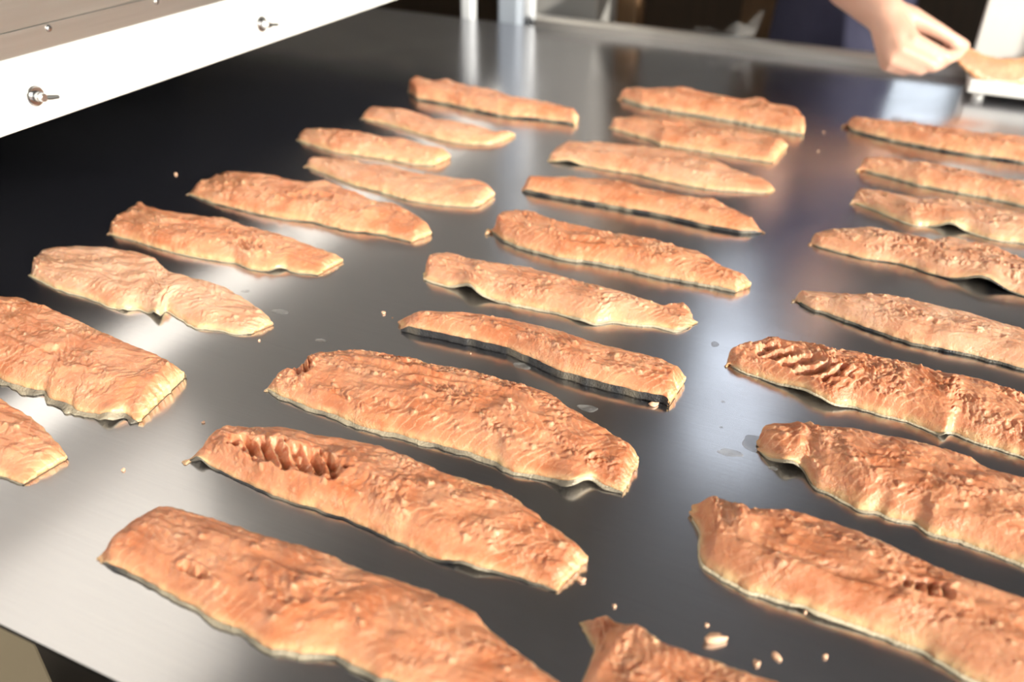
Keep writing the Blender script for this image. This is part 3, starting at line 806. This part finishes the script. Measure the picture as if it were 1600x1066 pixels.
HELD = [(0.0652, 1.4664, 0.0678), (0.0868, 1.4694, 0.0529), (0.1034, 1.4740, 0.0435), (0.1250, 1.4831, 0.0355), (0.1507, 1.4974, 0.0324), (0.1742, 1.5143, 0.0341), (0.2039, 1.5367, 0.0401), (0.2468, 1.5641, 0.0466)]
CRUMBS_DATA = [
    (-0.3559, 0.5326, 0.0016, 1.3, 'small pale crumb left of the black-skinned fillet'),
    (-0.3456, 0.5293, 0.0007, 1, 'tiny crumb just left of the black-skinned fillet'),
    (-0.1078, 0.5056, 0.0026, 1.2, 'pale crumb at the right foot of the black-skinned fillet'),
    (-0.0982, 0.3263, 0.0020, 1, 'round pink crumb right of the gaping fillet tail'),
    (-0.0185, 0.3185, 0.0034, 2.2, 'long orange shard of fish near the folded-corner fillet'),
    (0.0040, 0.3127, 0.0019, 1.2, 'pale crumb below the long orange shard'),
    (0.0127, 0.3211, 0.0020, 1.2, 'pale crumb right of the long orange shard'),
    (-0.0750, 0.3170, 0.0012, 1, 'tiny crumb above the folded-corner fillet'),
    (0.0362, 0.3325, 0.0014, 1, 'tiny crumb below the thick yellow-tipped fillet'),
    (-0.4038, 0.2860, 0.0014, 1.2, 'white crumb right of the leftmost nearest fillet'),
    (-0.7364, 0.6964, 0.0015, 1, 'dull crumb on the dark steel near the hood'),
    (-0.3914, 0.3481, 0.0012, 1.2, 'tiny crumb left of the gaping fillet'),
    (-0.4241, 0.4513, 0.0010, 1, 'tiny white crumb above the jagged fillet end'),
    (-0.0255, 0.3262, 0.0011, 1, 'tiny crumb above the long orange shard'),
    (0.0221, 0.3575, 0.0011, 1, 'tiny crumb under the near edge of the yellow-tipped fillet'),
    (-0.1798, 0.5405, 0.0006, 1, 'speck of fish in the gap beside the black-skinned fillet'),
    (-0.2608, 0.5088, 0.0006, 1, 'speck of fish above the jagged wide fillet'),
    (-0.0749, 1.1933, 0.0011, 1, 'faint crumb between the farthest middle and right fillets'),
    (-0.0718, 1.1137, 0.0011, 1, 'faint crumb right of the second farthest middle fillet'),
]
DROPS_DATA = [
    (-0.0451, 0.4760, 0.0090, 0.0038, 0.1, 'oval water drop left of the notched fillet'),
    (-0.0302, 0.4936, 0.0090, 0.0110, 0.9, 'flat water puddle touching the notched fillet tip'),
    (-0.0155, 0.4725, 0.0030, 0.0020, 0, 'small round water drop under the notched fillet'),
    (-0.3794, 0.4739, 0.0045, 0.0026, 0.2, 'water drop above the jagged left end of the wide fillet'),
    (-0.4873, 0.5125, 0.0040, 0.0024, 0.2, 'water drop between the torn-flake fillet and pale fillet'),
    (-0.2169, 0.5107, 0.0070, 0.0040, 0.1, 'thin water film in front of the black-skinned fillet'),
    (-0.1511, 0.4815, 0.0070, 0.0045, 0.3, 'water smear beside the wide rough fillet'),
    (-0.0570, 0.5014, 0.0015, 0.0010, 0, 'tiny water drop above the oval drop'),
    (-0.0626, 0.5324, 0.0018, 0.0011, 0, 'tiny water drop left of the leaf-flaked fillet'),
    (-0.0864, 0.6082, 0.0030, 0.0045, 0.4, 'narrow water streak right of the curled-tip fillet'),
    (-0.4376, 0.4968, 0.0070, 0.0040, 0.2, 'faint water film right of the pale beige-pink fillet'),
]
# ------------------------------------------------------------------ crumbs and water on the table
def crumb(x, y, r, sx, seed, label, group=None, m='crumb', h=.7):
    bm = bmesh.new(); bmesh.ops.create_icosphere(bm, subdivisions=2, radius=1)
    rs = random.Random(seed)
    ph = [rs.uniform(0, 6) for _ in range(3)]
    a = rs.uniform(0, 3.1)
    for v in bm.verts:
        k = 1 + .22*math.sin(3*v.co.x+ph[0]) + .2*math.sin(4*v.co.y+ph[1]) + .15*math.sin(5*v.co.z+ph[2])
        px, py = v.co.x*sx*k, v.co.y*k/math.sqrt(sx)
        v.co = Vector((px*math.cos(a)-py*math.sin(a), px*math.sin(a)+py*math.cos(a), (max(v.co.z, -.6)+.6)*h*k))*r
    o = obj_bm('fish_crumb', bm, M[m], None, smooth=True)
    o.location = (x, y, ZB+.0001)
    tag(o, label, 'crumb', group or 'crumbs of fish on the steel')
    return o
for i, (x, y, r, sx, lab) in enumerate(CRUMBS_DATA):
    crumb(x, y, r, sx, 40+i, lab)

def drop(x, y, rx, ry, rot, seed, label, cat='water drop'):
    bm = bmesh.new(); n = 36; rings = 6
    rs = random.Random(seed); p = [rs.uniform(0, 6.28) for _ in range(4)]
    hh = min(rx, ry)*.07
    vs = []
    for k in range(rings):
        f = 1-k/rings
        z = hh*math.sqrt(max(0, 1-f**2.6))
        row = []
        for i in range(n):
            th = 2*math.pi*i/n
            w = 1+.12*math.sin(2*th+p[0])+.07*math.sin(3*th+p[1])+.05*math.sin(5*th+p[2])
            a, b = rx*f*w*math.cos(th), ry*f*w*math.sin(th)
            row.append(bm.verts.new((a*math.cos(rot)-b*math.sin(rot), a*math.sin(rot)+b*math.cos(rot), z)))
        vs.append(row)
    for a, b in zip(vs, vs[1:]):
        for i in range(n):
            j = (i+1) % n; bm.faces.new((a[i], a[j], b[j], b[i]))
    c = bm.verts.new((0, 0, hh))
    for i in range(n): bm.faces.new((vs[-1][i], vs[-1][(i+1) % n], c))
    bm.faces.new(vs[0][::-1])
    o = obj_bm('water_drop', bm, M['water'], None, smooth=True)
    o.location = (x, y, ZB+.0002)
    return tag(o, label, cat, 'water drops on the steel')
for i, (x, y, rx, ry, rot, lab) in enumerate(DROPS_DATA):
    drop(x, y, rx, ry, rot, 70+i, lab)

# ------------------------------------------------------------------ white tray and the fillet held over it
tray = empty('white_tray', (.22, 1.50, ZB), 'white plastic tray with a tall back at the far right corner', 'tray')
TZ = ZB
bm = bmesh.new(); add_box(bm, .096, .40, 1.452, 1.566, TZ+.010, TZ+.019)
add_box(bm, .096, .40, 1.446, 1.4525, TZ+.010, TZ+.030)
obj_bm('base', bm, M['tub_plastic'], tray, bevel=.003)
bm = bmesh.new(); add_box(bm, .096, .40, 1.553, 1.566, TZ+.0195, TZ+.30)
obj_bm('back', bm, M['tub_plastic'], tray, bevel=.003)
bm = bmesh.new(); add_box(bm, .392, .40, 1.4535, 1.5525, TZ+.0195, TZ+.30)
obj_bm('side', bm, M['tub_plastic'], tray, bevel=.003)
for fx in (.115, .385):
    for fy in (1.465, 1.55):
        bm = bmesh.new(); add_lathe(bm, (fx, fy, TZ+.0001), (0,0,1), [(0,.008),(.0098,.009)], 16)
        obj_bm('foot', bm, M['tub_plastic'], tray, smooth=False)

def held_fillet():
    pts = np.array(HELD)            # centre line, metres (z above the table)
    k = 90; d = np.r_[0, np.cumsum(np.linalg.norm(np.diff(pts, axis=0), axis=1))]
    q = np.linspace(0, d[-1], k+1)
    c = np.stack([np.interp(q, d, pts[:, i]) for i in range(3)], 1)
    for _ in range(30):
        c[1:-1] = .25*c[:-2]+.5*c[1:-1]+.25*c[2:]
    tan = np.gradient(c, axis=0); tan /= np.linalg.norm(tan, axis=1)[:, None]
    wv = np.array([.10, .62, .78]); wv /= np.linalg.norm(wv)   # across the fillet
    nrm = np.cross(tan, wv); nrm /= np.linalg.norm(nrm, axis=1)[:, None]
    wv = np.cross(nrm, tan)
    u = q/d[-1]
    hw = .5*np.interp(u, [0, .08, .3, .7, 1], [.014, .028, .042, .042, .034])
    th = np.interp(u, [0, .2, .8, 1], [.006, .011, .012, .008])
    n = 26; ang = np.linspace(0, 2*np.pi, n, endpoint=False)
    V = []; fat = []
    for i in range(k+1):
        for a in ang:
            x = math.copysign(abs(math.cos(a))**.6, math.cos(a)); y = math.copysign(abs(math.sin(a))**.7, math.sin(a))
            rr = 1+.10*float(perlin(np.array([q[i]*120.]), np.array([a*1.3+5]), 3)[0])
            V.append(c[i] + wv[i]*hw[i]*x*rr + nrm[i]*th[i]*.5*y*rr); fat.append(abs(x)**6*.7)
    gi = np.arange((k+1)*n).reshape(k+1, n); gr = np.roll(gi, -1, 1)
    Q = np.stack([gi[:-1], gr[:-1], gr[1:], gi[1:]], -1).reshape(-1, 4)
    V = np.array(V); m0 = len(V)
    V = np.vstack([V, c[:1], c[-1:]])
    caps = [(gi[0, i], m0, gi[0, (i+2) % n], gi[0, (i+1) % n]) for i in range(0, n, 2)] + [(gi[-1, i], gi[-1, (i+1) % n], gi[-1, (i+2) % n], m0+1) for i in range(0, n, 2)]
    Q = np.vstack([Q, np.array(caps)])
    cen = V.mean(0)
    root = empty('salmon_fillet', (cen[0], cen[1], ZB+cen[2]), 'limp salmon fillet held by the hand over the white tray', 'fish fillet', 'salmon fillet in the hand')
    fa = np.r_[np.array(fat), .4, .4]
    o = grid_mesh('flesh', V-cen, Q, M['flesh'], None, dict(fat=fa, pale=fa*0+.15, sept=fa*0, grain=fa*0+.5)); o.parent = root
held_fillet()

# ------------------------------------------------------------------ plastic film on the back rail
def film_scrap():
    nu, nv = 40, 16
    V = []
    for i in range(nu+1):
        for j in range(nv+1):
            a, b = i/nu, j/nv
            x = -.36+.11*a + .015*b
            w = .5+.5*math.sin(9*a+4*b)
            # lies on the rail at b=0 and stands up in a crumpled wisp towards the right
            z = .0225 + .045*b*(.1+.95*a**2.5) + .006*math.sin(17*a+5*b)*b
            y = 1.588 + .012*math.sin(7*a+3*b) + .010*b*w
            V.append((x, y, ZB+z))
    gi = np.arange((nu+1)*(nv+1)).reshape(nu+1, nv+1)
    Q = np.stack([gi[:-1, :-1], gi[1:, :-1], gi[1:, 1:], gi[:-1, 1:]], -1).reshape(-1, 4)
    o = grid_mesh('plastic_film', V, Q, M['film'])
    s = o.modifiers.new('thick', 'SOLIDIFY'); s.thickness = .0006
    tag(o, 'crumpled translucent plastic film standing on the back rail', 'film')
film_scrap()

# ------------------------------------------------------------------ the person behind the table
def Wd(p): return Vector((p[0], p[1], p[2]+ZB))     # z given above the table top
def tapered(bm, pts, n=14):
    """closed tapered tube with round ends through (point, radius) pairs"""
    for (p0, r0), (p1, r1) in zip(pts, pts[1:]):
        add_tube(bm, p0, p1, r0, r1, n)
    for p, r in pts:
        mt = Matrix.Translation(p) @ Matrix.Diagonal((r, r, r, 1))
        bmesh.ops.create_icosphere(bm, subdivisions=2, radius=1, matrix=mt)
def ell(bm, p, rx, ry, rz, rotz=0):
    mt = Matrix.Translation(p) @ Matrix.Rotation(rotz, 4, 'Z') @ Matrix.Diagonal((rx, ry, rz, 1))
    bmesh.ops.create_icosphere(bm, subdivisions=3, radius=1, matrix=mt)

person = empty('person', (-.17, 1.95, 0), 'person in a navy apron reaching a bare hand over the tray', 'person')
bm = bmesh.new()
H_ = {k: Wd(v) for k, v in HAND.items()}
T0 = Vector((-.135, 1.96, 0))
sh_r = Wd((-.165, 1.80, .46)); sh_l = Wd((-.12, 2.12, .46))
# right arm
tapered(bm, [(sh_r, .052), (H_['elbow'], .042)])
tapered(bm, [(H_['elbow'], .042), (H_['fore'], .040), (H_['wrist'], .0285)])
# palm
for a in ('imcp', 'mmcp', 'rmcp', 'pmcp'):
    tapered(bm, [(H_['wrist'], .026), (H_[a], .0125 if a != 'pmcp' else .011)])
tapered(bm, [(H_['wrist'], .026), (H_['cmc'], .018), (H_['tmcp'], .0125), (H_['tip_'], .0105), (H_['ttip'], .0088)])
for f, r in (('i', .0105), ('m', .0108), ('r', .0102), ('p', .0090)):
    tapered(bm, [(H_[f+'mcp'], r*1.15), (H_[f+'pip'], r), (H_[f+'dip'], r*.9), (H_[f+'tip'], r*.8)])
ell(bm, (H_['imcp']+H_['pmcp']+H_['wrist'])/3, .026, .022, .026)
# torso, neck, head, legs, left arm
for z, rx, ry in ((.88, .115, .165), (.98, .11, .15), (1.10, .105, .145), (1.22, .11, .155), (1.32, .11, .165)):
    ell(bm, (T0.x, T0.y, z), rx, ry, .11)
tapered(bm, [(sh_r, .052), (Vector((T0.x, T0.y, 1.38)), .07), (sh_l, .052)])
tapered(bm, [(Vector((T0.x, T0.y, 1.36)), .060), (Vector((T0.x+.015, T0.y-.01, 1.49)), .050)])
hc = Vector((T0.x+.04, T0.y-.02, 1.575))
ell(bm, hc, .092, .074, .112)
ell(bm, hc+Vector((.055, 0, -.045)), .045, .05, .055)
ell(bm, hc+Vector((.098, -.012, -.012)), .018, .012, .022)          # nose
ell(bm, hc+Vector((.090, -.006, -.055)), .012, .024, .008)          # lips
for sgn in (-1, 1):
    ell(bm, hc+Vector((-.005, sgn*.074, -.005)), .018, .010, .030)  # ears
tapered(bm, [(sh_l, .052), (Vector((-.22, 2.185, 1.12)), .042), (Vector((-.15, 2.20, .90)), .028)])
ell(bm, (-.142, 2.20, .85), .032, .016, .045)
for k, (fx, fl) in enumerate(((.024, .062), (.008, .072), (-.008, .068), (-.022, .052))):
    tapered(bm, [(Vector((-.14+fx, 2.20, .82)), .0095), (Vector((-.135+fx, 2.195, .82-fl*.55)), .009), (Vector((-.14+fx, 2.182, .82-fl)), .0078)])
tapered(bm, [(Vector((-.118, 2.198, .865)), .012), (Vector((-.09, 2.185, .83)), .010), (Vector((-.086, 2.175, .80)), .0085)])
for sgn in (-1, 1):
    hip = Vector((T0.x, T0.y+sgn*.085, .90))
    tapered(bm, [(hip, .085), (Vector((T0.x+.01, T0.y+sgn*.09, .48)), .06), (Vector((T0.x, T0.y+sgn*.09, .09)), .04)])
    tapered(bm, [(Vector((T0.x-.02, T0.y+sgn*.09, .045)), .042), (Vector((T0.x+.15, T0.y+sgn*.10, .034)), .033)])
me = bpy.data.meshes.new('body'); bm.to_mesh(me); bm.free()
tmp = link(bpy.data.objects.new('tmp', me))
rm = tmp.modifiers.new('r', 'REMESH'); rm.mode = 'VOXEL'; rm.voxel_size = .0036
sm = tmp.modifiers.new('s', 'SMOOTH'); sm.factor = .5; sm.iterations = 5
bpy.context.view_layer.update()
dg = bpy.context.evaluated_depsgraph_get()
me2 = bpy.data.meshes.new_from_object(tmp.evaluated_get(dg))
bpy.data.objects.remove(tmp)
me2.name = 'body'; me2.materials.clear(); me2.materials.append(M['person']); me2.shade_smooth()
body = link(bpy.data.objects.new('body', me2)); adopt(body, person)

def loft(name, rings, m, parent, n=40, thick=.003):
    """rings: (cx, cy, z, rx, ry)"""
    V = []
    for cx, cy, z, rx, ry in rings:
        for i in range(n):
            a = 2*math.pi*i/n
            w = 1+.018*math.sin(7*a+z*9)+.012*math.sin(13*a-z*17)
            V.append((cx+rx*w*math.cos(a), cy+ry*w*math.sin(a), z))
    gi = np.arange(len(rings)*n).reshape(len(rings), n); gr = np.roll(gi, -1, 1)
    Q = np.stack([gi[:-1], gr[:-1], gr[1:], gi[1:]], -1).reshape(-1, 4)
    o = grid_mesh(name, V, Q, m, parent)
    s = o.modifiers.new('thick', 'SOLIDIFY'); s.thickness = thick; s.offset = 1
    return o
tx, ty = T0.x, T0.y
loft('apron', [(tx+.01, ty, .55, .165, .215), (tx+.005, ty, .75, .150, .205), (tx, ty, .90, .134, .188), (tx, ty, 1.0, .126, .172), (tx, ty, 1.12, .122, .168), (tx, ty, 1.24, .126, .176), (tx, ty, 1.34, .122, .186), (tx, ty, 1.40, .095, .165), (tx, ty, 1.435, .066, .09)], M['navy'], person)
d = H_['elbow']-sh_r
bm = bmesh.new()
add_tube(bm, sh_r-d*.12, sh_r+d*.62, .066, .058, 24)
obj_bm('sleeve', bm, M['navy'], person, smooth=True)
bm = bmesh.new()
le = Vector((-.22, 2.185, 1.12)); d2 = le-sh_l
add_tube(bm, sh_l-d2*.12, sh_l+d2*.7, .066, .056, 24)
obj_bm('sleeve', bm, M['navy'], person, smooth=True)
for sgn in (-1, 1):
    loft('trouser_leg', [(tx, ty+sgn*.09, .10, .062, .062), (tx+.005, ty+sgn*.09, .48, .078, .078), (tx, ty+sgn*.088, .84, .098, .098)], M['trouser'], person, 24)
    bm = bmesh.new(); ell(bm, (tx+.06, ty+sgn*.095, .045), .135, .052, .05)
    obj_bm('shoe', bm, M['dark_metal'], person, smooth=True)
bm = bmesh.new(); ell(bm, hc+Vector((-.022, 0, .03)), .092, .086, .103)
obj_bm('hair', bm, M['hair'], person, smooth=True)
for sgn in (-1, 1):
    bm = bmesh.new(); ell(bm, hc+Vector((.0845, sgn*.030, .005)), .011, .013, .010)
    obj_bm('eye', bm, M['white_plastic'], person, smooth=True)
